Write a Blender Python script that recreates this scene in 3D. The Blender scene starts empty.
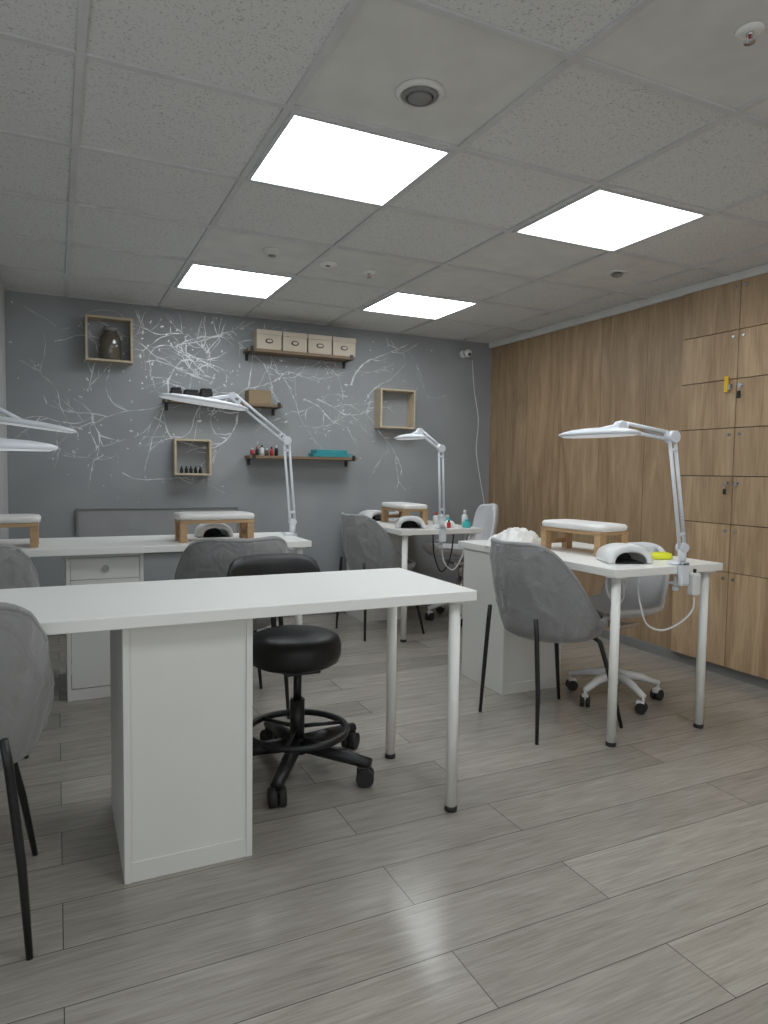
import bpy, bmesh, math, random
from mathutils import Vector, Matrix, noise as mnoise
S=bpy.context.scene; C=S.collection
try:
    S.view_settings.view_transform='Standard'
except Exception: pass
PI=math.pi
random.seed(7)
H_CAM=1.16; CEIL=2.30; XR=3.49; YB=5.15; XL=-1.15; YF=-2.4
F_PX=687.0; YAW=math.radians(25.5); PITCH=math.radians(3.45); ROLL=.0141
# ------------------------------------------------------------ camera
fw=Vector((math.sin(YAW),math.cos(YAW),0)); rt=Vector((math.cos(YAW),-math.sin(YAW),0)); up=Vector((0,0,1))
Fv=fw*math.cos(PITCH)-up*math.sin(PITCH); Uv=fw*math.sin(PITCH)+up*math.cos(PITCH)
Rc=(rt+Uv*ROLL).normalized(); Uc=(Uv-rt*ROLL).normalized()
cam_d=bpy.data.cameras.new('camera'); cam=bpy.data.objects.new('camera',cam_d); C.objects.link(cam)
Mc=Matrix.Identity(4)
for i in range(3):
    Mc[i][0]=Rc[i]; Mc[i][1]=Uc[i]; Mc[i][2]=-Fv[i]
Mc[2][3]=H_CAM
cam.matrix_world=Mc
cam_d.lens=F_PX/1024*36; cam_d.sensor_width=36; cam_d.clip_start=.02
S.camera=cam
def wallpt(u,v,Y=YB):            # a point measured in the photo -> x,z on the plane y=Y
    d=Fv+Rc*((u-384)/F_PX)+Uc*((512-v)/F_PX)
    t=Y/d.y
    return d.x*t, H_CAM+d.z*t
def flatpt(u,v,z):
    d=Fv+Rc*((u-384)/F_PX)+Uc*((512-v)/F_PX); t=(z-H_CAM)/d.z
    return d.x*t, d.y*t
# ------------------------------------------------------------ materials
def newmat(n):
    m=bpy.data.materials.new(n); m.use_nodes=True
    nt=m.node_tree; return m,nt,nt.nodes['Principled BSDF']
def N(nt,t,**k):
    n=nt.nodes.new(t)
    for a,b in k.items(): setattr(n,a,b)
    return n
def mat(n,col,rough=.5,metal=0,var=.06,scale=8,bump=0,bscale=200,sheen=0,trans=0,emis=0,coat=0,bdist=.003,distort=0):
    m,nt,b=newmat(n); L=nt.links
    tc=N(nt,'ShaderNodeTexCoord'); nz=N(nt,'ShaderNodeTexNoise'); nz.inputs['Scale'].default_value=scale; nz.inputs['Detail'].default_value=3
    L.new(tc.outputs['Object'],nz.inputs['Vector'])
    r=N(nt,'ShaderNodeValToRGB'); r.color_ramp.elements[0].position=.3; r.color_ramp.elements[1].position=.7
    r.color_ramp.elements[0].color=[c*(1-var) for c in col]+[1]; r.color_ramp.elements[1].color=[min(1,c*(1+var)) for c in col]+[1]
    L.new(nz.outputs['Fac'],r.inputs['Fac']); L.new(r.outputs['Color'],b.inputs['Base Color'])
    b.inputs['Roughness'].default_value=rough; b.inputs['Metallic'].default_value=metal
    if sheen: b.inputs['Sheen Weight'].default_value=sheen
    if trans: b.inputs['Transmission Weight'].default_value=trans
    if coat: b.inputs['Coat Weight'].default_value=coat
    if emis:
        b.inputs['Emission Color'].default_value=(.92,.97,1,1); b.inputs['Emission Strength'].default_value=emis
    if bump:
        n2=N(nt,'ShaderNodeTexNoise'); n2.inputs['Scale'].default_value=bscale; n2.inputs['Detail'].default_value=2; n2.inputs['Distortion'].default_value=distort
        L.new(tc.outputs['Object'],n2.inputs['Vector'])
        bp=N(nt,'ShaderNodeBump'); bp.inputs['Strength'].default_value=bump; bp.inputs['Distance'].default_value=bdist
        L.new(n2.outputs['Fac'],bp.inputs['Height']); L.new(bp.outputs['Normal'],b.inputs['Normal'])
    return m
def wood(n,c1,c2,order='xyz',plank=None,rough=.5,tint=.12,stretch=14,gap=.0015,groove=(.05,.04,.03),fine=.5,fs=160,bs=.25,band=(.33,.66),off=.37,lng=1.2):
    """grain runs along the first axis of `order`"""
    m,nt,b=newmat(n); L=nt.links
    tc=N(nt,'ShaderNodeTexCoord'); sp=N(nt,'ShaderNodeSeparateXYZ'); cb=N(nt,'ShaderNodeCombineXYZ')
    L.new(tc.outputs['Object'],sp.inputs[0])
    for i,a in enumerate(order): L.new(sp.outputs['xyz'.index(a)],cb.inputs[i])
    vec=cb.outputs[0]; br=None
    if plank:
        br=N(nt,'ShaderNodeTexBrick'); br.offset=off; br.offset_frequency=2
        for k,v in (('Scale',1),('Mortar Size',gap),('Mortar Smooth',.2),('Brick Width',plank[0]),('Row Height',plank[1]),('Bias',0)): br.inputs[k].default_value=v
        br.inputs['Color1'].default_value=(0,0,0,1); br.inputs['Color2'].default_value=(1,1,1,1); br.inputs['Mortar'].default_value=(.5,.5,.5,1)
        L.new(vec,br.inputs['Vector'])
        ad=N(nt,'ShaderNodeVectorMath',operation='MULTIPLY_ADD'); ad.inputs[1].default_value=(7,13,5)
        L.new(br.outputs['Color'],ad.inputs[0]); L.new(vec,ad.inputs[2]); vecn=ad.outputs[0]
    else: vecn=vec
    mp=N(nt,'ShaderNodeMapping'); mp.inputs['Scale'].default_value=(lng,stretch,stretch); L.new(vecn,mp.inputs[0])
    n1=N(nt,'ShaderNodeTexNoise'); n1.inputs['Scale'].default_value=1; n1.inputs['Detail'].default_value=6; n1.inputs['Roughness'].default_value=.6; n1.inputs['Distortion'].default_value=1.2
    L.new(mp.outputs[0],n1.inputs['Vector'])
    mp2=N(nt,'ShaderNodeMapping'); mp2.inputs['Scale'].default_value=(fs/20,fs,fs); L.new(vecn,mp2.inputs[0])
    n2=N(nt,'ShaderNodeTexNoise'); n2.inputs['Scale'].default_value=1; n2.inputs['Detail'].default_value=4
    L.new(mp2.outputs[0],n2.inputs['Vector'])
    mx=N(nt,'ShaderNodeMath',operation='MULTIPLY_ADD'); mx.inputs[1].default_value=fine; L.new(n2.outputs['Fac'],mx.inputs[0])
    m3=N(nt,'ShaderNodeMath',operation='MULTIPLY'); m3.inputs[1].default_value=1-fine; L.new(n1.outputs['Fac'],m3.inputs[0]); L.new(m3.outputs[0],mx.inputs[2])
    r=N(nt,'ShaderNodeValToRGB'); r.color_ramp.elements[0].position=band[0]; r.color_ramp.elements[1].position=band[1]
    r.color_ramp.elements[0].color=list(c1)+[1]; r.color_ramp.elements[1].color=list(c2)+[1]
    L.new(mx.outputs[0],r.inputs['Fac']); col=r.outputs['Color']
    if plank:
        mr=N(nt,'ShaderNodeMapRange'); mr.inputs['To Min'].default_value=1-tint; mr.inputs['To Max'].default_value=1+tint
        L.new(br.outputs['Color'],mr.inputs['Value'])
        mm=N(nt,'ShaderNodeMix',data_type='RGBA',blend_type='MULTIPLY'); mm.inputs[0].default_value=1
        L.new(col,mm.inputs[6]); L.new(mr.outputs[0],mm.inputs[7])
        m4=N(nt,'ShaderNodeMix',data_type='RGBA'); L.new(br.outputs['Fac'],m4.inputs[0]); L.new(mm.outputs[2],m4.inputs[6]); m4.inputs[7].default_value=list(groove)+[1]
        col=m4.outputs[2]
    else:
        oi=N(nt,'ShaderNodeObjectInfo'); mr=N(nt,'ShaderNodeMapRange'); mr.inputs['To Min'].default_value=1-tint*.7; mr.inputs['To Max'].default_value=1+tint*.7
        L.new(oi.outputs['Random'],mr.inputs['Value'])
        mm=N(nt,'ShaderNodeMix',data_type='RGBA',blend_type='MULTIPLY'); mm.inputs[0].default_value=1
        L.new(col,mm.inputs[6]); L.new(mr.outputs[0],mm.inputs[7]); col=mm.outputs[2]
        ad=N(nt,'ShaderNodeVectorMath',operation='MULTIPLY_ADD'); ad.inputs[1].default_value=(9,7,5)
        L.new(oi.outputs['Random'],ad.inputs[0]); L.new(vec,ad.inputs[2]); L.new(ad.outputs[0],mp.inputs[0]); L.new(ad.outputs[0],mp2.inputs[0])
    L.new(col,b.inputs['Base Color']); b.inputs['Roughness'].default_value=rough
    bp=N(nt,'ShaderNodeBump'); bp.inputs['Strength'].default_value=bs; bp.inputs['Distance'].default_value=.002
    L.new(mx.outputs[0],bp.inputs['Height']); L.new(bp.outputs['Normal'],b.inputs['Normal'])
    return m
def tilemat():
    m,nt,b=newmat('speckled_ceiling_tile'); L=nt.links
    tc=N(nt,'ShaderNodeTexCoord'); n1=N(nt,'ShaderNodeTexNoise'); n1.inputs['Scale'].default_value=135; n1.inputs['Detail'].default_value=3; n1.inputs['Roughness'].default_value=.7
    L.new(tc.outputs['Object'],n1.inputs['Vector'])
    r=N(nt,'ShaderNodeValToRGB'); r.color_ramp.elements[0].position=.35; r.color_ramp.elements[1].position=.43
    r.color_ramp.elements[0].color=(.38,.38,.37,1); r.color_ramp.elements[1].color=(.70,.70,.685,1)
    L.new(n1.outputs['Fac'],r.inputs['Fac']); L.new(r.outputs['Color'],b.inputs['Base Color']); b.inputs['Roughness'].default_value=.95
    return m
M={}
M['floor']=wood('grey_oak_laminate',(.245,.226,.198),(.435,.404,.358),'xyz',(1.35,.195),rough=.18,tint=.13,fine=.55,stretch=20,fs=150,groove=(.085,.077,.068),gap=.0013,bs=.35,band=(.30,.70),lng=2.6)
M['wallwood']=wood('oak_board_cladding',(.265,.172,.094),(.475,.338,.205),'zyx',(3.2,.42),rough=.5,tint=.09,gap=.0018,groove=(.13,.08,.045),fine=.35,stretch=8,fs=110,off=0,lng=1.1,band=(.36,.64))
M['lockwood']=wood('oak_locker_veneer',(.305,.202,.113),(.54,.390,.240),'zyx',rough=.5,fine=.35,stretch=8,fs=110,tint=.16,lng=1.1,band=(.36,.64))
M['lockgap']=mat('dark_locker_gap',(.05,.032,.02),.8)
M['shelfwood']=wood('pale_shelf_wood',(.42,.34,.23),(.60,.51,.37),'xyz',rough=.55)
M['benchwood']=wood('warm_birch_wood',(.36,.22,.11),(.52,.35,.19),'xyz',rough=.45)
M['darkwood']=wood('brown_shelf_wood',(.13,.085,.05),(.24,.165,.10),'xyz',rough=.6)
M['tile']=tilemat()
M['tile2']=mat('smooth_ceiling_tile',(.68,.675,.65),.9)
M['grid']=mat('grey_grid_paint',(.60,.60,.60),.6)
M['frame']=mat('light_panel_frame',(.55,.56,.57),.5)
M['wall']=mat('grey_wall_paint',(.300,.312,.320),.75,var=.08,scale=2.5,bump=.15,bscale=60)
M['wall2']=mat('light_wall_paint',(.50,.51,.51),.8)
M['silver']=mat('silver_splash_paint',(.66,.67,.68),.35,metal=.2,var=.3,scale=6)
M['white']=mat('white_laminate',(.87,.87,.845),.32,var=.015,scale=3)
M['whitecab']=mat('white_cabinet_lacquer',(.76,.76,.73),.5,var=.02,scale=3)
M['whiteleg']=mat('white_leg_paint',(.86,.86,.83),.4,var=.02)
M['lampwhite']=mat('white_lamp_enamel',(.78,.81,.86),.35,var=.02)
M['lampgrey']=mat('grey_lamp_joint',(.42,.44,.47),.4)
M['diff']=mat('lamp_diffuser',(.85,.87,.9),.4,var=.02,emis=.25)
M['led']=mat('lit_light_panel',(.9,.9,.9),.5,emis=10.0)
M['fabric']=mat('grey_velour_cover',(.25,.25,.252),.92,var=.08,scale=6,bump=.6,bscale=12,bdist=.016,distort=1.0,sheen=.3)
M['black']=mat('black_powder_coat',(.012,.012,.013),.4)
M['vinyl']=mat('black_vinyl',(.014,.014,.015),.45,bump=.2,bscale=150)
M['rubber']=mat('dark_rubber',(.02,.02,.02),.7)
M['cushion']=mat('white_leatherette',(.80,.79,.77),.45)
M['plastic']=mat('white_plastic',(.76,.76,.76),.3)
M['greyshell']=mat('pale_grey_shell',(.68,.68,.70),.5,var=.05)
M['chrome']=mat('brushed_chrome',(.6,.6,.62),.22,metal=.9)
M['beige']=mat('beige_cardboard',(.52,.46,.37),.8,bump=.1)
M['kraft']=mat('kraft_cardboard',(.27,.20,.12),.85)
M['teal']=mat('teal_card',(.03,.30,.34),.5)
M['jar']=mat('smoky_jar_glass',(.10,.085,.065),.12,coat=.5)
M['tagyellow']=mat('amber_plastic_tag',(.75,.48,.02),.5)
M['yellow']=mat('yellow_plastic',(.75,.78,.03),.45)
M['red']=mat('red_plastic',(.5,.03,.03),.4)
M['blue']=mat('teal_plastic',(.05,.45,.45),.45)
M['ventdark']=mat('grey_vent_inner',(.22,.22,.215),.7)
M['panelgrey']=mat('grey_panel_paint',(.31,.315,.32),.6)
# ------------------------------------------------------------ mesh helpers
class MB:
    def __init__(s): s.bm=bmesh.new()
    def add(s,t,smooth=False,X=None,capflat=False):
        if X is not None: t.transform(X)
        for f in t.faces: f.smooth=smooth and not (capflat and len(f.verts)>4)
        me=bpy.data.meshes.new('t'); t.to_mesh(me); t.free(); s.bm.from_mesh(me); bpy.data.meshes.remove(me); return s
    def box(s,x0,x1,y0,y1,z0,z1,bev=0,seg=2,X=None,smooth=False):
        t=bmesh.new(); bmesh.ops.create_cube(t,size=1)
        for v in t.verts: v.co=Vector(((x0+x1)/2+v.co.x*(x1-x0),(y0+y1)/2+v.co.y*(y1-y0),(z0+z1)/2+v.co.z*(z1-z0)))
        if bev: bmesh.ops.bevel(t,geom=list(t.edges),offset=bev,segments=seg,profile=.5,affect='EDGES')
        return s.add(t,smooth,X)
    def cyl(s,p0,p1,r0,r1=None,seg=16):
        p0=Vector(p0); p1=Vector(p1); r1=r0 if r1 is None else r1
        t=bmesh.new(); bmesh.ops.create_cone(t,cap_ends=True,segments=seg,radius1=r0,radius2=r1,depth=(p1-p0).length)
        X=Matrix.Translation((p0+p1)/2)@(p1-p0).to_track_quat('Z','Y').to_matrix().to_4x4()
        return s.add(t,True,X,capflat=True)
    def lathe(s,prof,c=(0,0,0),seg=24,X=None):
        t=bmesh.new(); rings=[]
        for r,z in prof:
            if r<1e-5: rings.append([t.verts.new((0,0,z))])
            else: rings.append([t.verts.new((r*math.cos(2*PI*i/seg),r*math.sin(2*PI*i/seg),z)) for i in range(seg)])
        for a,b in zip(rings,rings[1:]):
            for i in range(seg):
                j=(i+1)%seg
                if len(a)==1 and len(b)==1: continue
                if len(a)==1: t.faces.new((a[0],b[j],b[i]))
                elif len(b)==1: t.faces.new((a[i],a[j],b[0]))
                else: t.faces.new((a[i],a[j],b[j],b[i]))
        bmesh.ops.recalc_face_normals(t,faces=t.faces)
        T=Matrix.Translation(c)
        return s.add(t,True,T@X if X is not None else T)
    def tube(s,pts,r,seg=8,closed=False):
        pts=[Vector(p) for p in pts]; t=bmesh.new(); n=len(pts); rings=[]; up0=None
        for i,p in enumerate(pts):
            a=pts[(i-1)%n] if closed or i>0 else p; b=pts[(i+1)%n] if closed or i<n-1 else p
            d=(b-a).normalized()
            if up0 is None:
                up0=Vector((0,0,1)) if abs(d.z)<.9 else Vector((1,0,0))
            q=(up0-d*up0.dot(d)).normalized(); up0=q; w=d.cross(q)
            rr=r[i] if isinstance(r,(list,tuple)) else r
            rings.append([t.verts.new(p+(q*math.cos(2*PI*k/seg)+w*math.sin(2*PI*k/seg))*rr) for k in range(seg)])
        m=n if closed else n-1
        for i in range(m):
            a=rings[i]; b=rings[(i+1)%n]
            for k in range(seg):
                l=(k+1)%seg; t.faces.new((a[k],a[l],b[l],b[k]))
        if not closed:
            t.faces.new(rings[0]); t.faces.new(rings[-1])
        bmesh.ops.recalc_face_normals(t,faces=t.faces)
        return s.add(t,True)
    def loft(s,levels,n=3.0,seg=36,X=None,c=(0,0,0)):
        """rounded slab: levels = (z, half x, half y)"""
        t=bmesh.new(); rings=[]
        for z,a,b in levels:
            ring=[]
            for i in range(seg):
                th=2*PI*i/seg; cs,sn=math.cos(th),math.sin(th)
                ring.append(t.verts.new((a*math.copysign(abs(cs)**(2/n),cs),b*math.copysign(abs(sn)**(2/n),sn),z)))
            rings.append(ring)
        for a,b in zip(rings,rings[1:]):
            for i in range(seg):
                j=(i+1)%seg; t.faces.new((a[i],a[j],b[j],b[i]))
        t.faces.new(rings[0]); t.faces.new(rings[-1]); bmesh.ops.recalc_face_normals(t,faces=t.faces)
        T=Matrix.Translation(c)
        return s.add(t,True,T@X if X is not None else T,capflat=True)
    def build(s,name,m,parent=None,loc=(0,0,0),rotz=0):
        me=bpy.data.meshes.new(name); s.bm.to_mesh(me); s.bm.free()
        for q in (m if isinstance(m,list) else [m]): me.materials.append(q)
        o=bpy.data.objects.new(name,me); C.objects.link(o); o.location=loc; o.rotation_euler=(0,0,rotz)
        if parent is not None: o.parent=parent
        return o
def smoothpath(pts,k=6):
    pts=[Vector(p) for p in pts]; out=[]
    for i in range(len(pts)-1):
        p0=pts[max(0,i-1)];p1=pts[i];p2=pts[i+1];p3=pts[min(len(pts)-1,i+2)]
        for j in range(k):
            t=j/k; out.append(.5*((2*p1)+(p2-p0)*t+(2*p0-5*p1+4*p2-p3)*t*t+(3*p1-p0-3*p2+p3)*t**3))
    out.append(pts[-1]); return out
def thing(name,label,cat,loc=(0,0,0),rotz=0,group=None):
    o=bpy.data.objects.new(name,None); o.empty_display_size=.1; C.objects.link(o); o.location=loc; o.rotation_euler=(0,0,rotz)
    return tag(o,label,cat,group)
def tag(o,label,cat,group=None):
    o['label']=label; o['category']=cat
    if group: o['group']=group
    return o
def struct(o): o['kind']='structure'; return o
def copy_tree(o,parent=None):
    c=o.copy(); C.objects.link(c)
    if parent is not None: c.parent=parent
    for ch in list(o.children): copy_tree(ch,c)
    return c
def again(o,loc,rotz,label):
    c=copy_tree(o); c.location=loc; c.rotation_euler=(0,0,rotz); c['label']=label; return c
# ------------------------------------------------------------ room shell
struct(MB().box(XL-.1,XR+.1,YF-.1,YB+.1,-.1,0).build('floor',M['floor']))
wb=struct(MB().box(XL-.1,XR+.1,YB,YB+.1,0,CEIL).build('wall_back',M['wall']))
struct(MB().box(XR,XR+.1,YF-.1,YB,0,CEIL).build('wall_right',M['wallwood']))
wl=MB(); wl.box(XL-.1,XL,1.3,YB,0,CEIL); wl.box(XL-.1,XL,YF-.1,1.3,0,.5); wl.box(XL-.1,XL,YF-.1,1.3,2.15,CEIL); wl.box(XL-.1,XL,YF-.1,-1.9,.5,2.15)
struct(wl.build('wall_left',M['wall2']))
wf=MB(); wf.box(XL,XR,YF-.1,YF,0,.4); wf.box(XL,XR,YF-.1,YF,2.2,CEIL); wf.box(XL,XL+.2,YF-.1,YF,.4,2.2); wf.box(XR-.2,XR,YF-.1,YF,.4,2.2)
struct(wf.build('wall_front',M['wall2']))
fr=MB()
for x in (XL+.2,XL+1.6,XL+3.0,XR-.24): fr.box(x,x+.04,YF-.07,YF-.03,.4,2.2)
fr.box(XL+.2,XR-.2,YF-.07,YF-.03,.4,.44); fr.box(XL+.2,XR-.2,YF-.07,YF-.03,2.16,2.2)
struct(fr.build('fill_opening_1',M['white']))  # frame of an unseen opening, added so world light fills the ceiling
fr=MB()
for y in (-1.9,-.4,1.26): fr.box(XL-.07,XL-.03,y,y+.04,.5,2.15)
fr.box(XL-.07,XL-.03,-1.9,1.3,.5,.54); fr.box(XL-.07,XL-.03,-1.9,1.3,2.11,2.15)
struct(fr.build('fill_opening_2',M['white']))  # second unseen opening, added to bring ambient light onto ceiling and oak wall
struct(MB().box(XL,-.29,YB-.7,YB,0,CEIL).build('wall_corner',M['wall2']))
struct(MB().box(XR-.012,XR,YF,YB,0,.06).build('baseboard_right',M['ventdark']))
struct(MB().box(-.29,XR-.012,YB-.012,YB,0,.06).build('baseboard_back',M['ventdark']))
struct(MB().box(XR-.035,XR,YF,YB-.0,CEIL-.05,CEIL-.001,bev=.006).build('trim_1',M['tile2']))
# ceiling: one face per tile, smooth tiles use the second material
GY0,T=2.145,.6
GXL={-4:-1.75,-3:-1.15,-2:-.53,-1:.075,0:.673,1:1.295,2:1.940,3:2.585,4:3.19,5:3.8,6:4.4}
gx=lambda i:GXL[i]
bm=bmesh.new()
smooth_tiles={(0,-1),(1,-2),(2,-2),(2,-3),(3,-2),(2,1),(3,1),(0,2),(1,2),(2,2)}
for i in range(-4,6):
    for j in range(-9,6):
        x0=max(XL-.1,gx(i)); x1=min(XR+.1,gx(i+1)); y0=max(YF-.1,GY0+j*T); y1=min(YB+.1,GY0+(j+1)*T)
        if x1<=x0 or y1<=y0: continue
        vs=[bm.verts.new(p) for p in ((x0,y0,CEIL),(x0,y1,CEIL),(x1,y1,CEIL),(x1,y0,CEIL))]
        f=bm.faces.new(vs); f.material_index=1 if (i,j) in smooth_tiles else 0
bmesh.ops.remove_doubles(bm,verts=bm.verts,dist=1e-4)
r=bmesh.ops.extrude_face_region(bm,geom=list(bm.faces))
for e in r['geom']:
    if isinstance(e,bmesh.types.BMVert): e.co.z+=.08
bmesh.ops.recalc_face_normals(bm,faces=bm.faces)
me=bpy.data.meshes.new('ceiling'); bm.to_mesh(me); bm.free(); me.materials.append(M['tile']); me.materials.append(M['tile2'])
ceil=bpy.data.objects.new('ceiling',me); C.objects.link(ceil); struct(ceil)
g=MB()
for i in range(-2,6):
    x=gx(i)
    if XL<x<XR: g.box(x-.012,x+.012,YF,YB,CEIL-.009,CEIL-.0005)
for j in range(-7,6):
    y=GY0+j*T
    if YF<y<YB-.03: g.box(XL,XR,y-.012,y+.012,CEIL-.0095,CEIL-.0005)
g.box(XL,XR,YB-.022,YB,CEIL-.009,CEIL-.0005)
struct(g.build('trim_2',M['grid']))
# paint splashes on the back wall (lie in the wall's own plane)
def splashes():
    bm=bmesh.new(); rnd=random.Random(77); y=YB-.0015
    def ribbon(pts,w0,w1):
        vs=[]; n=len(pts); ph=rnd.random()*9
        for i,(x,z) in enumerate(pts):
            a=pts[max(0,i-1)]; b=pts[min(n-1,i+1)]
            dx,dz=b[0]-a[0],b[1]-a[1]; l=math.hypot(dx,dz) or 1
            w=(w0+(w1-w0)*i/(n-1))*max(.3,(.95+1.8*mnoise.noise(Vector((i*.22,ph,0)))))
            if i in (0,n-1): w*=.2
            nx,nz=-dz/l*w,dx/l*w
            vs.append((bm.verts.new((x+nx,y,z+nz)),bm.verts.new((x-nx,y,z-nz))))
        for a,b in zip(vs,vs[1:]): bm.faces.new((a[0],b[0],b[1],a[1]))
    def drop(x,z,r):
        sx=1+rnd.random()*1.6; an=rnd.random()*PI; k=[]
        for t in range(9):
            q=2*PI*t/9; rr=r*(.7+.6*rnd.random()); px,pz=rr*math.cos(q)*sx,rr*math.sin(q)
            k.append(bm.verts.new((x+px*math.cos(an)-pz*math.sin(an),y,z+px*math.sin(an)+pz*math.cos(an))))
        bm.faces.new(k)
    def strand(x,z,ang,L,w,depth=0):
        st=.012; n=max(6,int(L/st)); pts=[]; a=ang; s1=rnd.random()*50
        for i in range(n):
            pts.append((x,z)); a+=mnoise.noise(Vector((i*.07,s1,0)))*.13+rnd.gauss(0,.09)
            if rnd.random()<.025: a+=rnd.gauss(0,.6)
            x+=math.cos(a)*st; z+=math.sin(a)*st
            if x<-.25 or x>XR-.05 or z<.8 or z>CEIL-.03: break
            if depth<2 and rnd.random()<.06: strand(x,z,a+rnd.choice((-1,1))*rnd.uniform(.3,.9),L*rnd.uniform(.2,.5),w*.7,depth+1)
            if rnd.random()<.04:
                q=rnd.uniform(.01,.05); drop(x+rnd.uniform(-q,q),z+rnd.uniform(-q,q),rnd.uniform(.0015,.005))
        if len(pts)>4:
            ribbon(pts,w,w*.35)
            if depth==0 and rnd.random()<.5: drop(pts[0][0],pts[0][1],w*1.7)
    spots=[(205,365,8,.75,.08,2.1),(160,350,4,.7,.12,1.5),(230,400,5,.7,.10,1.8),(115,395,3,.7,.12,1.2),(95,450,2,.6,.10,1.0),(300,400,3,.6,.12,1.3),(355,400,5,.65,.10,1.6),(250,335,2,.5,.1,1.2),(135,465,2,.55,.12,1.0),(320,440,2,.45,.12,1.0),(45,335,2,.6,.10,1.0),(400,365,2,.4,.1,.9)]
    for u,v,n,L,sd,bo in spots:
        x,z=wallpt(u,v)
        for k in range(n): strand(x+rnd.gauss(0,sd),z+rnd.gauss(0,sd*.7),rnd.uniform(0,2*PI),L*rnd.uniform(.5,1.5),rnd.choice((.0013,.0018,.0024,.0032))*bo)
        for k in range(int(n*5)): drop(x+rnd.gauss(0,.22),z+rnd.gauss(0,.17),(abs(rnd.gauss(0,.0025))+.0015)*(.7+.3*bo))
    me=bpy.data.meshes.new('paint_splash'); bm.to_mesh(me); bm.free(); me.materials.append(M['silver'])
    o=bpy.data.objects.new('paint_splash',me); C.objects.link(o); o.parent=wb; return o
splashes()
# ------------------------------------------------------------ ceiling fittings
def light(i,j,label):
    x=(gx(i)+gx(i+1))/2; y=GY0+j*T+.3
    t=thing('ceiling_light',label,'ceiling light',(x,y,CEIL-.001),0,'square ceiling light panels')
    fr=MB(); hx=(gx(i+1)-gx(i))/2-.012
    for a in (-1,1):
        fr.box(a*(hx-.008)-.008,a*(hx-.008)+.008,-.288,.288,-.013,0); fr.box(-hx+.016,hx-.016,a*.280-.008,a*.280+.008,-.013,0)
    fr.build('light_frame',M['frame'],t)
    MB().box(-hx+.014,hx-.014,-.274,.274,-.009,-.001).build('diffuser',M['led'],t)
light(0,0,'square lit ceiling panel, nearest and largest, beside the big air vent')
light(2,0,'square lit ceiling panel nearest the oak lockers')
light(0,3,'far left lit ceiling panel near the splashed wall')
light(2,3,'far lit ceiling panel closest to the security camera')
light(0,-3,'lit ceiling panel behind the viewer on the left'); light(2,-3,'lit ceiling panel behind the viewer on the right')
def roundthing(name,label,cat,u,v,prof,m,inner=None,group=None):
    x,y=flatpt(u,v,CEIL)
    t=thing(name,label,cat,(x,y,CEIL-.001),0,group)
    MB().lathe(prof,seg=32).build('body',m,t)
    if inner:
        for nm,pr,mm in inner: MB().lathe(pr,seg=24).build(nm,mm,t)
    return t
roundthing('air_vent','large round ceiling air vent with a dark ring around its middle disc','air vent',420,92,[(0,0),(.075,0),(.075,-.006),(.066,-.014),(.058,-.012),(.056,-.003),(0,-.003)],M['tile2'],[('valve_ring',[(.053,-.004),(.055,-.012),(.044,-.02),(.04,-.012),(.04,-.004)],M['ventdark']),('valve_disc',[(0,-.010),(.034,-.012),(.038,-.018),(.028,-.024),(0,-.026)],M['ventdark'])])
roundthing('air_vent','small round ceiling vent near the oak wall','air vent',617,272,[(0,0),(.062,0),(.062,-.005),(.05,-.012),(.042,-.01),(.04,-.003),(0,-.003)],M['tile2'],[('valve_disc',[(0,-.01),(.024,-.011),(.03,-.018),(.02,-.026),(0,-.027)],M['ventdark'])])
roundthing('smoke_detector','small white smoke detector beside the far left ceiling panel','smoke detector',272,250,[(0,0),(.046,0),(.046,-.008),(.036,-.02),(.018,-.026),(0,-.027)],M['tile2'],[('sensor_grille',[(.018,-.026),(.02,-.032),(.0,-.034)],M['ventdark'])])
roundthing('smoke_detector','flat round detector plate on the ceiling beside the far sprinkler','smoke detector',328,264,[(0,0),(.055,0),(.052,-.007),(0,-.01)],M['white'],[('sensor_grille',[(.014,-.0095),(.012,-.013),(0,-.014)],M['ventdark'])])
def sprinkler(u,v,label):
    x,y=flatpt(u,v,CEIL)
    t=thing('fire_sprinkler',label,'sprinkler',(x,y,CEIL-.001))
    MB().lathe([(0,0),(.036,0),(.034,-.004),(.02,-.007),(0,-.007)],seg=28).build('collar',M['white'],t)
    f=MB(); f.cyl((0,0,-.004),(0,0,-.014),.009); 
    for a in (-1,1): f.tube([(a*.006,0,-.012),(a*.010,0,-.018),(a*.008,0,-.024),(0,0,-.028)],.0022)
    f.lathe([(0,-.028),(.014,-.029),(.014,-.031),(0,-.031)],seg=16)
    f.build('spray_head',M['chrome'],t)
    MB().cyl((0,0,-.013),(0,0,-.027),.0028,seg=8).build('glass_bulb',M['red'],t)
sprinkler(750,30,'fire sprinkler head with red bulb at the upper right corner of the view')
sprinkler(369,272,'fire sprinkler head between the two far ceiling panels')
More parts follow.
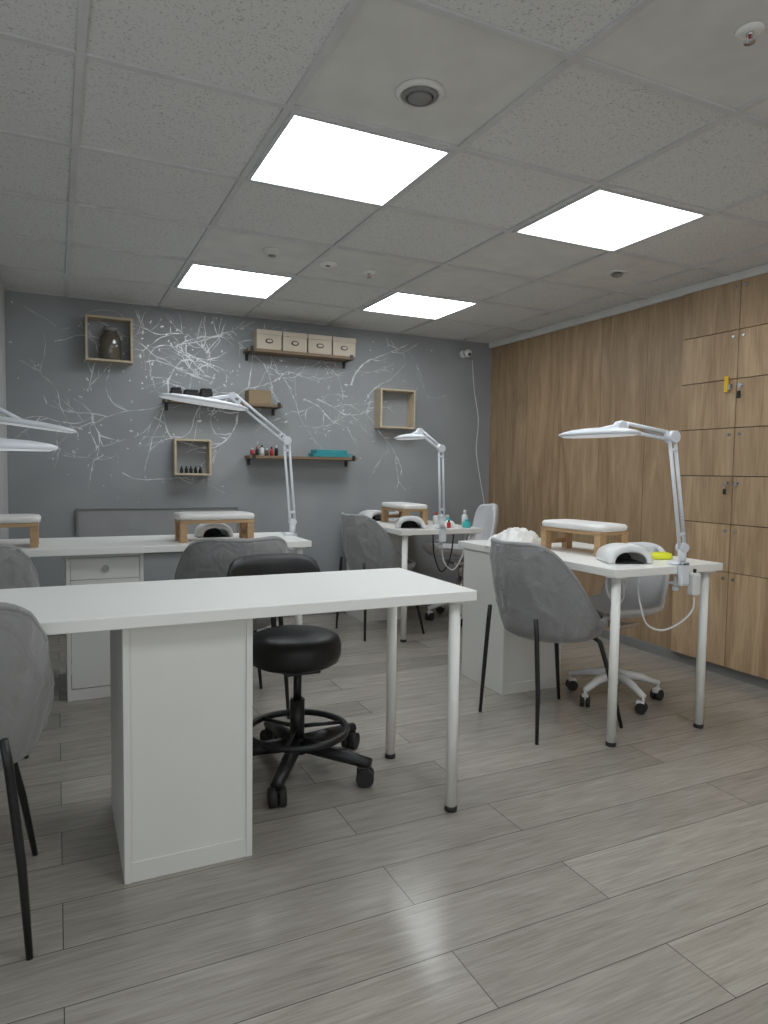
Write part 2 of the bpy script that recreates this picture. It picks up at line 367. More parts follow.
# ------------------------------------------------------------ lockers
LY=[3.05,2.665,2.28,1.895,1.51]; LR=8; LH=(CEIL-.05-.06)/LR
lk=thing('locker_cabinet','oak veneer wall of square lockers with small locks and hanging keys','lockers',(XR,(LY[0]+LY[-1])/2,0))
yc=(LY[0]+LY[-1])/2
MB().box(-.02,-.0005,LY[-1]-yc,LY[0]-yc,.061,CEIL-.052).build('carcass',M['lockgap'],lk)
for ci in range(4):
    y0,y1=LY[ci+1]-yc+.002,LY[ci]-yc-.002
    for ri in range(LR):
        z0=.06+ri*LH+.002; z1=.06+(ri+1)*LH-.002
        if ri==0: continue
        if ri==1: z0=.062
        d=MB().box(-.038,-.0205,y0,y1,z0,z1,bev=.0015,seg=1).build('locker_door',M['lockwood'],lk)
        yl=y0+.030 if ci%2==0 else y1-.030; zl=z1-.035
        MB().cyl((-.038,yl,zl),(-.044,yl,zl),.009,seg=16).build('lock',M['chrome'],d)
        if (ci,ri) in ((0,5),(1,5),(0,3),(1,3)):
            k=MB(); k.cyl((-.044,yl,zl),(-.058,yl,zl),.004,seg=8); k.box(-.062,-.058,yl-.009,yl+.009,zl-.020,zl+.006,bev=.001,seg=1)
            k.tube([(-.060,yl,zl-.016),(-.060,yl+.010,zl-.028),(-.060,yl,zl-.040),(-.060,yl-.010,zl-.028)],.0018,closed=True)
            k.build('key',M['chrome'] if ri==3 else M['lampgrey'],d)
            if ri==5 and ci==0:
                MB().box(-.066,-.056,yl+.004,yl+.030,zl-.035,zl+.055,bev=.003).build('key_tag',M['tagyellow'],d)
            elif ri==5:
                MB().box(-.066,-.056,yl-.010,yl+.010,zl-.075,zl-.035,bev=.003).build('key_tag',M['rubber'],d)
            elif ci==0:
                MB().box(-.066,-.056,yl-.008,yl+.008,zl-.065,zl-.035,bev=.003).build('key_tag',M['rubber'],d)
# ------------------------------------------------------------ desks
TH=.765
def desk(label,x0,x1,y0,y1,legs):
    cx,cy=(x0+x1)/2,(y0+y1)/2; hx,hy=(x1-x0)/2,(y1-y0)/2
    t=thing('desk',label,'desk',(cx,cy,0),0,'white nail desks')
    MB().box(-hx,hx,-hy,hy,TH-.034,TH,bev=.0025).build('tabletop',M['white'],t)
    for sx,sy in legs:
        x,y=sx*(hx-.055),sy*(hy-.05)
        l=MB(); l.cyl((x,y,.018),(x,y,TH-.036),.0195,seg=24); l.lathe([(0,TH-.040),(.045,TH-.040),(.045,TH-.0345),(0,TH-.0345)],c=(x,y,0))
        lo=l.build('leg',M['whiteleg'],t)
        MB().lathe([(0,0),(.02,0),(.022,.004),(.021,.0175),(0,.0175)],c=(x,y,0)).build('foot',M['rubber'],lo)
    return t
ALL=[(1,1),(1,-1),(-1,1),(-1,-1)]
desk('long empty white desk in the foreground with nothing on top',-.78,1.262,1.915,2.49,ALL)
desk('long white desk behind the foreground desk, carrying two wooden armrest stands',-.80,1.275,3.60,4.18,ALL)
desk('white desk by the far corner, end on to the splashed wall',2.06,2.71,4.05,5.10,[(-1,-1),(1,-1)])
desk('white desk end on beside the oak lockers with a yellow item on it',2.07,2.71,2.12,3.35,[(-1,-1),(1,-1)])
def unit(label,cx,cy,rotz,front,W=.36,D=.50):
    t=thing('drawer_unit',label,'drawer unit',(cx,cy,0),rotz,'white drawer units')
    Hh=TH-.035
    b=MB(); b.box(-W/2,-W/2+.018,-D/2,D/2,0,Hh,bev=.001,seg=1); b.box(W/2-.018,W/2,-D/2,D/2,0,Hh,bev=.001,seg=1)
    b.box(-W/2+.018,W/2-.018,-D/2,D/2,Hh-.018,Hh); b.box(-W/2+.018,W/2-.018,-D/2+.004,-D/2+.02,.0,.055); b.box(-W/2+.018,W/2-.018,D/2-.02,D/2-.004,.0,.055)
    b.build('body',M['whitecab'],t)
    if front:
        zs=[.058,.60,Hh-.02]
        for z0,z1 in zip(zs,zs[1:]):
            d=MB().box(-W/2+.020,W/2-.020,-D/2+.002,-D/2+.02,z0+.0015,z1-.0015,bev=.0015,seg=1).build('drawer',M['whitecab'],t)
            if z0>.5: 
                MB().cyl((0,-D/2+.002,(z0+z1)/2),(0,-D/2-.010,(z0+z1)/2),.016,seg=20).build('knob',M['chrome'],d)
    else:
        MB().box(-W/2+.018,W/2-.018,-D/2+.008,-D/2+.014,.055,Hh-.018).build('back_panel',M['whitecab'],t)
        zs=[.058,.22,.38,.50,.61,Hh-.02]
        for z0,z1 in zip(zs,zs[1:]):
            d=MB().box(-W/2+.020,W/2-.020,D/2-.02,D/2-.002,z0+.002,z1-.002,bev=.0015,seg=1).build('drawer',M['whitecab'],t)
            MB().cyl((0,D/2-.002,(z0+z1)/2),(0,D/2+.012,(z0+z1)/2),.01,seg=20).build('knob',M['chrome'],d)
    return t
unit('white drawer unit under the foreground desk, plain back towards the viewer',.336,1.967+.25,0,False)
unit('white drawer unit with round knob under the second long desk',.215,3.665+.25,0,True)
unit('white drawer unit under the desk beside the oak lockers',2.08+.19,3.10,0,False,W=.38,D=.40)
unit('white drawer unit under the desk in the far corner',2.10+.19,4.92,0,False,W=.38,D=.34)
# ------------------------------------------------------------ tub chairs
def tub_chair(label,loc,rotz,seed=0,wide=1.0,loose=1.0):
    t=thing('tub_chair',label,'chair',loc,rotz,'grey fabric covered tub chairs')
    bm=bmesh.new(); nph=120; rows=[]
    base=[(.0,.400),(.45,.402),(.8,.412),(.95,.432),(1.0,.465)]; NR=30
    ctr=bm.verts.new((0,0,.40)); sd=Vector((seed*3.1,seed*1.7,seed*.9))
    def pt(k,ph):
        c=math.cos(ph); q=max(0,min(1,(c+.45)/1.35)); q=q*q*(3-2*q); zr=.50+.345*q
        if k<len(base): fr,z=base[k]; s=0
        else:
            s=(k-len(base)+1)/NR; z=.465+(zr-.465)*s; fr=1+.19*math.sin(s*PI*.62)*(.35+.65*q)
        w=min(1,s*1.8+.25)*(1-.45*s)*loose
        px,py=math.cos(ph),math.sin(ph)
        fold=mnoise.noise(Vector((px*1.3,py*1.3,z*3.0))+sd)*.035*w
        wx=mnoise.noise(Vector((px*1.5,py*1.5,z*2.5))+sd)*1.0
        rid=1-abs(mnoise.noise(Vector((px*2.6+wx,py*2.6-wx,z*5.2+4))+sd))*3.2
        fold+=max(0,rid)**2*.045*w
        rid=1-abs(mnoise.noise(Vector((px*5-wx,py*5+wx,z*4.0+9))+sd))*4.0
        fold+=max(0,rid)**2*.030*w
        fold+=.008*math.sin(ph*26+4*mnoise.noise(Vector((px*2,py*2,7))+sd))*(max(0,1-abs(s-.06)*6)+.8*max(0,(s-.86)*6))
        fr+=fold*(1 if fr>.7 else 0)
        return Vector((math.sin(ph)*.236*wide*fr,-math.cos(ph)*.225*fr-.02*s*max(0,c),z+(.008*mnoise.noise(Vector((px*2,py*2,1))+sd) if k>=len(base)+NR-3 else 0)))
    for k in range(1,len(base)+NR): rows.append([bm.verts.new(pt(k,2*PI*i/nph)) for i in range(nph)])
    for i in range(nph): bm.faces.new((ctr,rows[0][(i+1)%nph],rows[0][i]))
    for a,b in zip(rows,rows[1:]):
        for i in range(nph): j=(i+1)%nph; bm.faces.new((a[i],a[j],b[j],b[i]))
    bmesh.ops.recalc_face_normals(bm,faces=bm.faces)
    for f in bm.faces: f.smooth=True
    me=bpy.data.meshes.new('shell'); bm.to_mesh(me); bm.free(); me.materials.append(M['fabric'])
    o=bpy.data.objects.new('fabric_shell',me); C.objects.link(o); o.parent=t
    so=o.modifiers.new('so','SOLIDIFY'); so.thickness=.022; so.offset=-1
    K=len(base)+NR-1
    rim=[pt(K,2*PI*i/90) for i in range(90)]
    rim=[Vector((p.x*.965,p.y*.965,p.z)) for p in rim]
    MB().tube(rim,.0125,seg=8,closed=True).build('hem',M['fabric'],t)
    MB().loft([(.445,.15,.15),(.45,.185,.18),(.475,.20,.195),(.495,.19,.185),(.503,.13,.13)],n=2.5).build('seat_cushion',M['fabric'],t)
    for sx in (-1,1):
        MB().tube([(sx*.172,-.228,.53),(sx*.182,-.228,.46),(sx*.205,-.232,.22),(sx*.218,-.24,0)],[.010,.011,.0105,.008],seg=10).build('leg',M['black'],t)
        MB().tube([(sx*.13,.12,.42),(sx*.155,.155,.39),(sx*.19,.2,.2),(sx*.218,.24,0)],[.010,.011,.0105,.008],seg=10).build('leg',M['black'],t)
    return t
tub_chair('nearest grey fabric tub chair, cut by the left edge at the foreground desk',(-.29,1.995,0),0,1,1.04)
ch=tub_chair('grey tub chair on black legs beside the desk near the oak lockers',(2.08,2.525,0),-PI/2,2)
tub_chair('grey tub chair whose back shows just behind the black stool',(.745,3.26,0),0,6,1.02,.5)
again(ch,(-.33,3.26,0),-.04,'grey tub chair cut by the left edge, in front of the second desk')
again(ch,(2.10,4.45,0),-PI/2+.08,'small looking far grey tub chair beside the corner desk')
# ------------------------------------------------------------ stool
def casters(root,pts,m,wm,r=.027):
    k=r/.027
    for a,(x,y) in pts:
        c=MB(); c.cyl((x,y,.05*k),(x,y,.085),.008,seg=10)
        c.box(-.016*k,.016*k,-.006,.032*k,.036*k,.060*k,bev=.005,X=Matrix.Translation((x,y,0))@Matrix.Rotation(a,4,'Z'))
        co=c.build('caster',m,root)
        w=MB(); d=Vector((math.cos(a),math.sin(a),0))
        for s in (-1,1):
            p=Vector((x,y,r))+Vector((-math.sin(a),math.cos(a),0))*.008
            w.cyl(p+d*s*.005,p+d*s*.024*k,r,seg=20)
        w.build('wheel',wm,co)
def stool():
    t=thing('swivel_stool','black swivel stool with round padded seat, foot ring and low backrest','stool',(.825,2.48,0))
    MB().lathe([(0,.405),(.15,.405),(.172,.418),(.182,.445),(.182,.48),(.172,.508),(.14,.522),(0,.525)],seg=40,c=(0,.04,.005)).build('seat',M['vinyl'],t)
    c=MB(); c.cyl((0,0,.10),(0,0,.28),.028); c.cyl((0,0,.27),(0,0,.40),.016); c.box(-.07,.07,-.07,.07,.390,.409,bev=.004)
    c.build('gas_column',M['black'],t)
    l=MB(); l.tube([(0,.04,.395),(0,.2,.39),(0,.30,.42),(0,.325,.52),(-.0,.32,.68)],.012); l.build('back_support',M['black'],t)
    b=MB(); tt=bmesh.new(); rows=[]
    n=20; sec=[(.0,.62),(.03,.625),(.045,.66),(.045,.77),(.03,.81),(.0,.815),(-.01,.77),(-.01,.66)]
    for i in range(n+1):
        s=i/n*2-1; x=s*.198; e=max(.15,(1-abs(s)**6)**.5)
        y=.27-.07*s*s
        rows.append([tt.verts.new((x-.03,y+q*e,.715+(z-.720)*e)) for q,z in sec])
    for a,c2 in zip(rows,rows[1:]):
        for k in range(8): tt.faces.new((a[k],a[(k+1)%8],c2[(k+1)%8],c2[k]))
    tt.faces.new(rows[0]); tt.faces.new(rows[-1]); bmesh.ops.recalc_face_normals(tt,faces=tt.faces)
    b.add(tt,True); b.build('backrest',M['vinyl'],t)
    ring=MB(); ring.tube([(.19*math.cos(a*PI/16),.19*math.sin(a*PI/16),.160) for a in range(32)],.0135,closed=True)
    for a in range(3): ring.cyl((.02*math.cos(a*2.09),.02*math.sin(a*2.09),.170),(.185*math.cos(a*2.09),.185*math.sin(a*2.09),.161),.008,seg=8)
    ring.build('foot_ring',M['black'],t)
    sb=MB(); pts=[]
    sb.cyl((0,0,.075),(0,0,.13),.045,.034)
    for k in range(5):
        a=math.radians(-121+72*k); d=Vector((math.cos(a),math.sin(a),0))
        sb.tube([d*.02+Vector((0,0,.105)),d*.15+Vector((0,0,.095)),d*.31+Vector((0,0,.082))],[.030,.027,.021],seg=8)
        pts.append((a+PI/2+.4,(d.x*.30,d.y*.30)))
    sb.build('star_base',M['black'],t); casters(t,pts,M['black'],M['rubber'],.033)
stool()
# ------------------------------------------------------------ office chairs
def office_chair(label,loc,rotz):
    t=thing('office_chair',label,'chair',loc,rotz,'pale swivel shell chairs')
    prof=[(.22,.435,.17),(.19,.45,.19),(.08,.44,.21),(-.06,.432,.21),(-.15,.445,.205),(-.20,.50,.195),(-.225,.58,.195),(-.24,.68,.195),(-.25,.76,.17),(-.255,.80,.11)]
    bm=bmesh.new(); rows=[]; n=12
    for i,(y,z,w) in enumerate(prof):
        row=[]
        for k in range(n+1):
            s=k/n*2-1; c=abs(s)**3
            row.append(bm.verts.new((s*w, y+(.07*c if i>4 else .02*c), z+(.05*c if i<=5 else 0))))
        rows.append(row)
    for a,b in zip(rows,rows[1:]):
        for k in range(n): bm.faces.new((a[k],a[k+1],b[k+1],b[k]))
    bmesh.ops.recalc_face_normals(bm,faces=bm.faces)
    for f in bm.faces: f.smooth=True
    me=bpy.data.meshes.new('shell'); bm.to_mesh(me); bm.free(); me.materials.append(M['greyshell'])
    o=bpy.data.objects.new('shell',me); C.objects.link(o); o.parent=t
    so=o.modifiers.new('so','SOLIDIFY'); so.thickness=.03; ss=o.modifiers.new('ss','SUBSURF'); ss.levels=1; ss.render_levels=2
    c=MB(); c.cyl((0,0,.08),(0,0,.28),.027); c.cyl((0,0,.28),(0,0,.40),.016); c.box(-.09,.09,-.08,.08,.385,.408,bev=.005); c.build('gas_column',M['chrome'],t)
    sb=MB(); pts=[]; sb.cyl((0,0,.085),(0,0,.14),.042,.03)
    for k in range(5):
        a=math.radians(20+72*k); d=Vector((math.cos(a),math.sin(a),0))
        sb.tube([d*.02+Vector((0,0,.13)),d*.14+Vector((0,0,.115)),d*.235+Vector((0,0,.084))],[.026,.020,.014],seg=8)
        pts.append((a+PI/2+.7,(d.x*.23,d.y*.23)))
    sb.build('star_base',M['plastic'],t); casters(t,pts,M['plastic'],M['rubber'])
    return t
oc=office_chair('pale swivel chair on a white wheeled base under the desk beside the lockers',(2.585,2.635,0),PI/2+.15)
fc=again(oc,(2.86,4.58,0),PI/2-.2,'pale swivel chair on the right of the far corner desk')
fc.scale=(1.12,1.12,1.14)
# ------------------------------------------------------------ desk lamps
def desk_lamp(label,loc,elbow,wrist,head,hrot,tilt=0,grp='white clamp on desk lamps',long=.25,short=.10,rotz=0):
    """loc = on the desk's edge, clamp outwards along local +x; elbow, wrist, head are local offsets"""
    t=thing('desk_lamp',label,'desk lamp',loc,rotz,grp)
    cl=MB(); cl.box(-.055,.026,-.024,.024,.0008,.018,bev=.006); cl.box(.0015,.026,-.024,.024,-.085,.018,bev=.006); cl.box(-.05,.026,-.020,.020,-.085,-.073,bev=.004)
    cl.cyl((-.025,0,-.10),(-.025,0,-.040),.007); cl.cyl((-.025,0,-.040),(-.025,0,-.0355),.016); cl.cyl((-.025,0,-.112),(-.025,0,-.095),.014); cl.cyl((.002,0,.01),(.002,0,.075),.018)
    cl.build('clamp',M['lampwhite'],t)
    E=Vector(elbow); W=Vector(wrist); Hd=Vector(head); B=Vector((0.002,0,.08))
    yy=abs((W-E).y)>abs((W-E).x)
    def pair(nm,a,b):
        d=(b-a).normalized()
        if abs(d.z)>.6: sd=Vector((0,1,0)) if yy else Vector((1,0,0))
        else: sd=Vector((0,0,1))
        sd=(sd-d*sd.dot(d)).normalized()
        m=MB()
        for q in (-.015,.015): m.cyl(a+sd*q,b+sd*q,.0078,seg=10)
        for f in (.12,.88):
            p=a.lerp(b,f); m.cyl(p-sd*.018,p+sd*.018,.009,seg=10)
        o=m.build(nm,M['lampwhite'],t)
        s=MB(); pts=[]; L=(b-a).length*.35; q=sd.cross(d)
        for i in range(73):
            a2=i*PI/3; p=a+d*(.05+L*i/72)+(sd*math.cos(a2)+q*math.sin(a2))*.006; pts.append(p)
        s.tube(pts,.0014,seg=4); s.build('spring',M['lampgrey'],o)
    pair('lower_arm',B,E); pair('upper_arm',E,W)
    X=Vector((1,0,0)) if yy else Vector((0,1,0))
    MB().cyl(E-X*.022,E+X*.022,.026,seg=20).build('joint',M['lampwhite'],t)
    MB().cyl(B-X*.02,B+X*.02,.02,seg=16).build('joint',M['lampwhite'],t)
    m=MB(); m.cyl(W-X*.018,W+X*.018,.019,seg=16); m.tube([W,W.lerp(Hd,.5)+Vector((0,0,.008)),Hd+Vector((0,0,.014))],.010); m.build('head_bracket',M['lampwhite'],t)
    R=Matrix.Rotation(hrot,4,'Z')@Matrix.Rotation(tilt,4,'Y')
    MB().loft([(-.008,long-.004,short-.004),(-.004,long,short),(.003,long,short),(.010,long-.02,short-.015),(.018,long*.72,short*.6),(.023,long*.4,short*.35)],n=2.5,seg=48,X=R,c=Hd).build('lamp_head',M['lampwhite'],t)
    MB().loft([(-.0115,long-.02,short-.018),(-.0082,long-.012,short-.012)],n=2.5,seg=48,X=R,c=Hd).build('light_strip',M['diff'],t)
    return t
desk_lamp('white articulated lamp with long tilted head on the second long desk',(1.275,3.95,TH),(-.04,0,.565),(-.36,0,.81),(-.52,0,.765),0,.11)
desk_lamp('white articulated lamp clamped to the desk beside the oak lockers',(2.445,2.12,TH),(0,-.085,.555),(-.05,-.33,.595),(-.07,-.43,.558),0,0,long=.205,short=.09,rotz=-PI/2)
desk_lamp('small looking white lamp on the far corner desk',(2.37,4.05,TH),(0,-.02,.55),(-.06,-.15,.665),(-.08,-.21,.62),0,0,long=.18,short=.07,rotz=-PI/2)
desk_lamp('white lamp head at the left edge, tilted, above the second long desk',(-.80,3.95,TH),(-.05,0,.55),(-.50,0,.70),(-.65,0,.605),0,-.12,rotz=PI,short=.085)
desk_lamp('flat white lamp head at the left edge above the foreground desk',(-.78,2.2,TH),(-.03,0,.44),(-.39,0,.52),(-.535,0,.448),0,0,rotz=PI,short=.08)
# ------------------------------------------------------------ armrest stands
def armrest(label,loc,rotz):
    t=thing('armrest_stand',label,'armrest',loc,rotz,'wooden armrest stands with white pads')
    MB().loft([(.118,.195,.095),(.121,.205,.105),(.140,.208,.108),(.150,.200,.10),(.154,.17,.075)],n=7,seg=64).build('pad',M['cushion'],t)
    MB().box(-.198,.198,-.1,.1,.100,.118,bev=.002).build('top_board',M['benchwood'],t)
    for s in (-1,1):
        w=MB()
        for q in (-1,1): w.box(s*.178-.018,s*.178+.018,q*.076-.022,q*.076+.022,.0005,.1,bev=.002)
        w.box(s*.178-.010,s*.178+.010,-.06,.06,.03,.055,bev=.002)
        w.build('side_frame',M['benchwood'],t)
    return t
ar=armrest('wooden armrest stand with white pad on the second long desk, near its lamp',(.78,3.80,TH),0)
again(ar,(-.28,3.80,TH),0,'wooden armrest stand with white pad at the left edge of the view')
again(ar,(2.39,2.68,TH),PI/2+.1,'wooden armrest stand with white pad on the desk beside the oak lockers')
again(ar,(2.36,4.60,TH),PI/2,'wooden armrest stand with white pad on the far corner desk')
# ------------------------------------------------------------ nail curing lamps
def nail_lamp(label,loc,rotz,sc=.92):
    t=thing('nail_lamp',label,'nail lamp',loc,rotz,'white arched nail drying lamps')
    bm=bmesh.new(); n=20
    ys=[-.10,-.095,-.03,.05,.10,.125]
    sc2=[.93,1,1.02,.97,.85,.70]
    R=[]
    for y,q in zip(ys,sc2):
        o_=[];i_=[]
        for k in range(n+1):
            a=PI*k/n; cs=math.cos(a); sn=math.sin(a)
            o_.append(bm.verts.new((.11*q*math.copysign(abs(cs)**.8,cs),y,.004+.086*q*sn**.85)))
            i_.append(bm.verts.new((.084*q*math.copysign(abs(cs)**.8,cs),y,.004+.058*q*sn**.85)))
        R.append((o_,i_))
    for (a,b),(c,d) in zip(R,R[1:]):
        for k in range(n):
            bm.faces.new((a[k],a[k+1],c[k+1],c[k])); bm.faces.new((b[k+1],b[k],d[k],d[k+1]))
        bm.faces.new((a[0],c[0],d[0],b[0])); bm.faces.new((a[n],b[n],d[n],c[n]))
    for e in (R[0],R[-1]):
        for k in range(n): bm.faces.new((e[0][k],e[0][k+1],e[1][k+1],e[1][k]))
    bmesh.ops.recalc_face_normals(bm,faces=bm.faces)
    for f in bm.faces: f.smooth=True
    bmesh.ops.scale(bm,vec=(sc,sc,sc),verts=bm.verts)
    me=bpy.data.meshes.new('housing'); bm.to_mesh(me); bm.free(); me.materials.append(M['plastic'])
    o=bpy.data.objects.new('housing',me); C.objects.link(o); o.parent=t
    MB().box(-.072*sc,.072*sc,-.088*sc,.10*sc,.0005,.006).build('base_tray',M['rubber'],t)
    inner=MB(); tt=bmesh.new(); vs=[tt.verts.new((.066*sc*math.cos(PI*k/12),.04*sc,.006+.044*sc*math.sin(PI*k/12))) for k in range(13)]; tt.faces.new(vs); inner.add(tt)
    inner.build('back_lining',M['rubber'],t)
    return t
nl=nail_lamp('white arched nail lamp on the desk beside the lockers, in front of its armrest',(2.30,2.32,TH),-.35)
again(nl,(.82,4.04,TH),0,'white arched nail lamp seen under the armrest on the second long desk')
again(nl,(2.23,4.25,TH),-.4,'white arched nail lamp on the near end of the far corner desk')
again(nl,(2.26,4.95,TH),.2,'white rounded nail lamp on the far end of the corner desk by the wall')
# small items
o=MB(); o.loft([(0.0005,.05,.03),(.006,.058,.035),(.026,.052,.03),(.032,.03,.018)],n=2.3); tag(o.build('sponge',M['yellow'],None,(2.55,2.33,TH),-.3),'small bright yellow item lying on the desk beside the lockers','sponge')
def bottle(label,loc,r,h,m,cap,grp=None):
    t=thing('bottle',label,'bottle',loc,0,grp)
    MB().lathe([(0,.0005),(r,.0005),(r,h*.62),(r*.8,h*.7),(r*.4,h*.74),(r*.4,h*.78),(0,h*.78)],seg=16).build('body',m,t)
    MB().lathe([(0,h*.78),(r*.5,h*.78),(r*.45,h),(0,h)],seg=16).build('cap',cap,t)
bottle('small white bottle with red cap on the far corner desk',(2.55,4.45,TH),.02,.09,M['plastic'],M['red'])
bottle('small teal bottle on the far corner desk behind the crumpled tissue',(2.60,4.36,TH),.024,.075,M['blue'],M['plastic'])
bottle('short dark bottle on the far corner desk',(2.52,4.30,TH),.016,.06,M['rubber'],M['plastic'])
bottle('pale bottle with teal cap on the far corner desk',(2.62,4.50,TH),.022,.10,M['plastic'],M['blue'])
bottle('tall white bottle on the far corner desk, right of the lamp pole',(2.66,4.22,TH),.022,.12,M['plastic'],M['plastic'])
bottle('turquoise jar shaped bottle at the near right of the far corner desk',(2.62,4.13,TH),.030,.06,M['blue'],M['blue'])
bottle('small red bottle at the near end of the far corner desk',(2.48,4.14,TH),.014,.055,M['red'],M['rubber'])
# crumpled towels
def towel(label,loc,rz,sx,sy,hh):
    bm=bmesh.new(); n=40; R=[]
    for i in range(n+1):
        row=[]
        for j in range(n+1):
            s,t_=i/n*2-1,j/n*2-1; e=max(0,1-max(abs(s),abs(t_))**3)
            f=1-abs(mnoise.noise(Vector((s*1.8+.5*t_,t_*2.4,3))))*2.6
            h=e*hh*(.55+.45*f)
            row.append(bm.verts.new((s*sx+.02*mnoise.noise(Vector((t_*2,s,1))),t_*sy+.02*mnoise.noise(Vector((s*2,4,t_))),max(.001,.002+h))))
        R.append(row)
    for a,b in zip(R,R[1:]):
        for j in range(n): bm.faces.new((a[j],b[j],b[j+1],a[j+1]))
    for f in bm.faces: f.smooth=True
    me=bpy.data.meshes.new('towel'); bm.to_mesh(me); bm.free(); me.materials.append(M['cushion'])
    o=bpy.data.objects.new('towel',me); C.objects.link(o); o.location=loc; o.rotation_euler=(0,0,rz); tag(o,label,'towel')
towel('crumpled white towel heaped behind the tub chair back near the lockers',(2.24,3.02,TH),.4,.15,.12,.10)
towel('small crumpled white tissue on the near right of the far corner desk',(2.52,4.21,TH),.2,.05,.04,.05)
t=thing('tissue_box','small white tissue box on the far corner desk near the wall','box',(2.50,4.98,TH),.1)
MB().box(-.06,.06,-.04,.04,.0005,.06,bev=.004).build('body',M['plastic'],t)
MB().loft([(.060,.03,.010),(.075,.022,.014),(.095,.035,.006),(.10,.03,.002)],n=2).build('tissue',M['cushion'],t)
# power box and cables
t=thing('power_adapter','pale socket block hanging on the desk edge beside the lamp clamp near the lockers','power adapter',(2.505,2.107,.685),-PI/2)
MB().box(-.012,.026,-.024,.024,-.05,.05,bev=.009).build('box',M['plastic'],t)
MB().cyl((.008,0,.05),(.008,0,.066),.007).build('plug',M['rubber'],t)
def cable(label,pts,r=.004,m='plastic'):
    tag(MB().tube(smoothpath(pts),r).build('cable',M[m]),label,'cable')
cable('white cable drooping from the socket block beside the lockers',[(2.505,2.098,.629),(2.50,2.10,.57),(2.46,2.13,.51),(2.40,2.17,.475),(2.34,2.20,.50),(2.31,2.21,.58),(2.30,2.22,.66),(2.30,2.22,.729)],.0045)
cable('looped white cable hanging under the middle of the desk beside the lockers',[(2.24,2.34,.729),(2.23,2.34,.66),(2.25,2.33,.60),(2.29,2.32,.575),(2.33,2.33,.61),(2.32,2.34,.68),(2.28,2.34,.69),(2.26,2.33,.64),(2.29,2.34,.60),(2.34,2.34,.63),(2.36,2.34,.729)],.005)
cable('white cable hanging from the far corner desk',[(2.62,4.14,.729),(2.60,4.14,.58),(2.52,4.13,.47),(2.45,4.14,.52),(2.43,4.14,.62),(2.43,4.14,.729)],.005)
cable('dark cable hanging under the far corner desk',[(2.40,4.22,.729),(2.41,4.22,.58),(2.46,4.21,.45),(2.53,4.22,.50),(2.56,4.22,.62),(2.57,4.22,.729)],.005,'rubber')
# ------------------------------------------------------------ wall shelves and what stands on them
def cube_shelf(label,u0,v0,u1,v1):
    x0,z1=wallpt(u0,v0,YB-.12); x1,z0=wallpt(u1,v1,YB-.12); cx=(x0+x1)/2
    s=(x1-x0+z1-z0)/4; cz=(z0+z1)/2
    t=MB(); w=.014; D=-.12
    t.box(-s,s,D,-.0005,-s,-s+w,bev=.001,seg=1); t.box(-s,s,D,-.0005,s-w,s,bev=.001,seg=1); t.box(-s,-s+w,D,-.0005,-s+w,s-w); t.box(s-w,s,D,-.0005,-s+w,s-w)
    o=t.build('cube_shelf',M['shelfwood'],None,(cx,YB,cz)); tag(o,label,'shelf','square wooden box shelves'); return cx,cz,s
cx,cz,s=cube_shelf('square wooden box shelf holding the dark jar',85,314,133,363)
t=thing('glass_jar','dark glass storage jar inside the square box shelf','jar',(cx+.01,YB-.06,cz-s+.0145))
MB().lathe([(0,0),(.062,0),(.068,.01),(.070,.13),(.062,.16),(.042,.185),(.042,.195),(0,.195)],seg=28).build('body',M['jar'],t)
MB().lathe([(0,.195),(.046,.195),(.046,.218),(.036,.225),(0,.225)],seg=28).build('lid',M['ventdark'],t)
cx,cz,s=cube_shelf('square wooden box shelf holding a row of tiny dark bottles',174,439,212,475)
for k in range(5):
    bottle('tiny dark bottle in the lower box shelf',(cx-.07+k*.033,YB-.05,cz-s+.0142),.012,.05,M['rubber'],M['rubber'],'tiny bottles in the lower box shelf')
cube_shelf('empty square wooden box shelf near the corner',379,390,417,427)
def plank(label,u0,u1,v,back=.16):
    x0,z=wallpt(u0,v,YB-back); x1,z2=wallpt(u1,v+(u1-u0)*.06,YB-back); z=(z+z2)/2
    t=thing('wall_shelf',label,'shelf',((x0+x1)/2,YB,z),0,'brown plank wall shelves'); hw=(x1-x0)/2
    MB().box(-hw,hw,-back,-.001,0,.022,bev=.002).build('plank',M['darkwood'],t)
    for q in (-1,1):
        m=MB(); m.box(q*hw*.93-.012,q*hw*.93+.012,-back-.004,-.001,-.006,-.0003); m.box(q*hw*.93-.012,q*hw*.93+.012,-.006,-.0008,-.05,-.0003); m.box(q*hw*.93-.012,q*hw*.93+.012,-back-.006,-back-.0005,-.006,.035)
        m.build('bracket',M['black'],t)
    return (x0+x1)/2,hw,z+.0225
cx,hw,z=plank('topmost brown wall shelf carrying four beige boxes',248,355,352)
BW=hw*2/4.25
names=['first beige storage box from the left on the top shelf','second beige storage box from the left on the top shelf','third beige storage box from the left on the top shelf','rightmost beige storage box on the top shelf']
for k in range(4):
    b=BW/2-.003; bx_=cx-1.42*BW+k*BW*1.0+.02
    t=thing('storage_box',names[k],'box',(bx_,YB-.085,z+.0005),0,'beige storage boxes on the top shelf')
    MB().box(-b+.003,b-.003,-.07,.07,0,.105,bev=.002).build('body',M['beige'],t)
    MB().box(-b,b,-.074,.074,.105,.14,bev=.003).build('lid',M['beige'],t)
    h=MB(); h.loft([(0,.030,.018),(.004,.028,.016)],n=2,X=Matrix.Rotation(PI/2,4,'X'),c=(0,-.070,.06)); h.build('label_holder',M['black'],t)
    h=MB(); h.loft([(0,.020,.010),(.0025,.020,.010)],n=2,X=Matrix.Rotation(PI/2,4,'X'),c=(0,-.0742,.06)); h.build('paper_label',M['beige'],t)
cx,hw,z=plank('middle brown wall shelf behind the lamp head, with a kraft box',165,283,401)
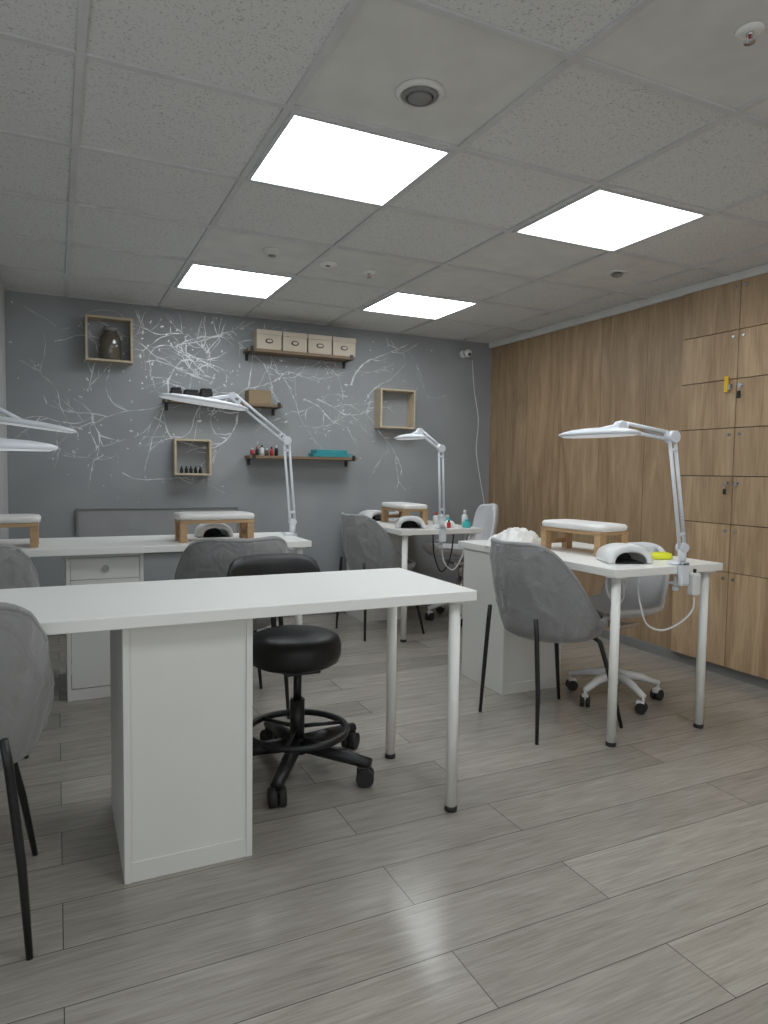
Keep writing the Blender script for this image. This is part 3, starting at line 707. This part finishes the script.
tag(MB().box(-.085,.085,-.06,.06,.0005,.10,bev=.003).build('kraft_box',M['kraft'],None,(cx+hw*.60,YB-.085,z)),'brown kraft cardboard box on the middle wall shelf','box')
for k,(w,hh) in enumerate([(.035,.085),(.05,.075),(.04,.09)]):
    lb=['leftmost small black case on the middle wall shelf','wide low black case in the middle of its row above the lamp head','tallest black case of three above the lamp head'][k]
    t=thing('hand_tool_case',lb,'case',(cx-hw*.80+k*.105,YB-.08,z),0,'black cases on the middle shelf')
    MB().box(-w,w,-.05,.05,.0005,hh-.02,bev=.004).build('body',M['rubber'],t); MB().box(-w+.004,w-.004,-.046,.046,hh-.0195,hh,bev=.005).build('lid',M['rubber'],t)
cx,hw,z=plank('lowest brown wall shelf with small bottles and teal boxes',250,357,456)
cols=[('red',M['red'],M['plastic']),('dark',M['rubber'],M['red']),('white',M['plastic'],M['rubber']),('brown',M['jar'],M['plastic']),('red',M['red'],M['rubber']),('black',M['black'],M['plastic'])]
pos=['at the left end of','second on','third on','fourth on','fifth on','sixth on']
for k,(nm,m1,m2) in enumerate(cols):
    bottle('small %s bottle %s the lowest wall shelf'%(nm,pos[k]),(cx-hw+.035+k*.037,YB-.09,z),.014,.055+.012*(k%3),m1,m2,'small bottles on the lowest shelf')
for k,(w,dz,lb) in enumerate([(.15,0,'lower flat teal box lying on the lowest wall shelf'),(.13,.0275,'upper flat teal box stacked on the lowest wall shelf')]):
    t=thing('flat_box',lb,'box',(cx+hw*.52,YB-.085,z+dz+.0005),0,'flat teal boxes')
    MB().box(-w,w,-.06,.06,0,.018,bev=.002).build('body',M['teal'],t); MB().box(-w-.002,w+.002,-.062,.062,.018,.0265,bev=.002).build('lid',M['teal'],t)
# security camera
x,z=wallpt(467,353,YB-.06)
t=thing('security_camera','small white security camera high on the wall by the corner','camera',(x,YB,z))
MB().lathe([(0,0),(.035,0),(.035,.012),(0,.015)],X=Matrix.Rotation(PI/2,4,'X')).build('mount',M['plastic'],t)
m=MB(); m.cyl((0,-.01,0),(0,-.06,.0),.012); m.lathe([(0,-.035),(.022,-.028),(.036,0),(.03,.024),(0,.036)],c=(0,-.075,-.005)); m.build('body',M['plastic'],t)
MB().cyl((.0,-.10,-.015),(-.008,-.116,-.02),.013).build('lens',M['rubber'],t)
pts=[(wallpt(u,v)[0],YB-.0045,wallpt(u,v)[1]) for u,v in ((472,360),(474,390),(478,420),(476,450),(480,480),(484,505),(485,530))]
cable('thin white cable hanging down the wall from the security camera',pts,.0035)
# grey panel low on the back wall
x0,z1=wallpt(78,510,YB-.03); x1,_=wallpt(237,516,YB-.03)
t=thing('wall_panel','flat grey framed panel fixed low on the splashed wall behind the second desk','panel',((x0+x1)/2,YB,0))
hw=(x1-x0)/2
MB().box(-hw,hw,-.025,-.001,.55,z1,bev=.003).build('board',M['panelgrey'],t)
m=MB(); m.box(-hw-.012,hw+.012,-.032,-.0008,z1,z1+.010,bev=.002); m.box(-hw-.012,-hw,-.032,-.0008,.55,z1); m.box(hw,hw+.012,-.032,-.0008,.55,z1); m.build('edge_strip',M['ventdark'],t)
w=bpy.data.worlds.new('world'); S.world=w; w.use_nodes=True
w.node_tree.nodes['Background'].inputs[0].default_value=(.92,.97,1.0,1); w.node_tree.nodes['Background'].inputs[1].default_value=1.15
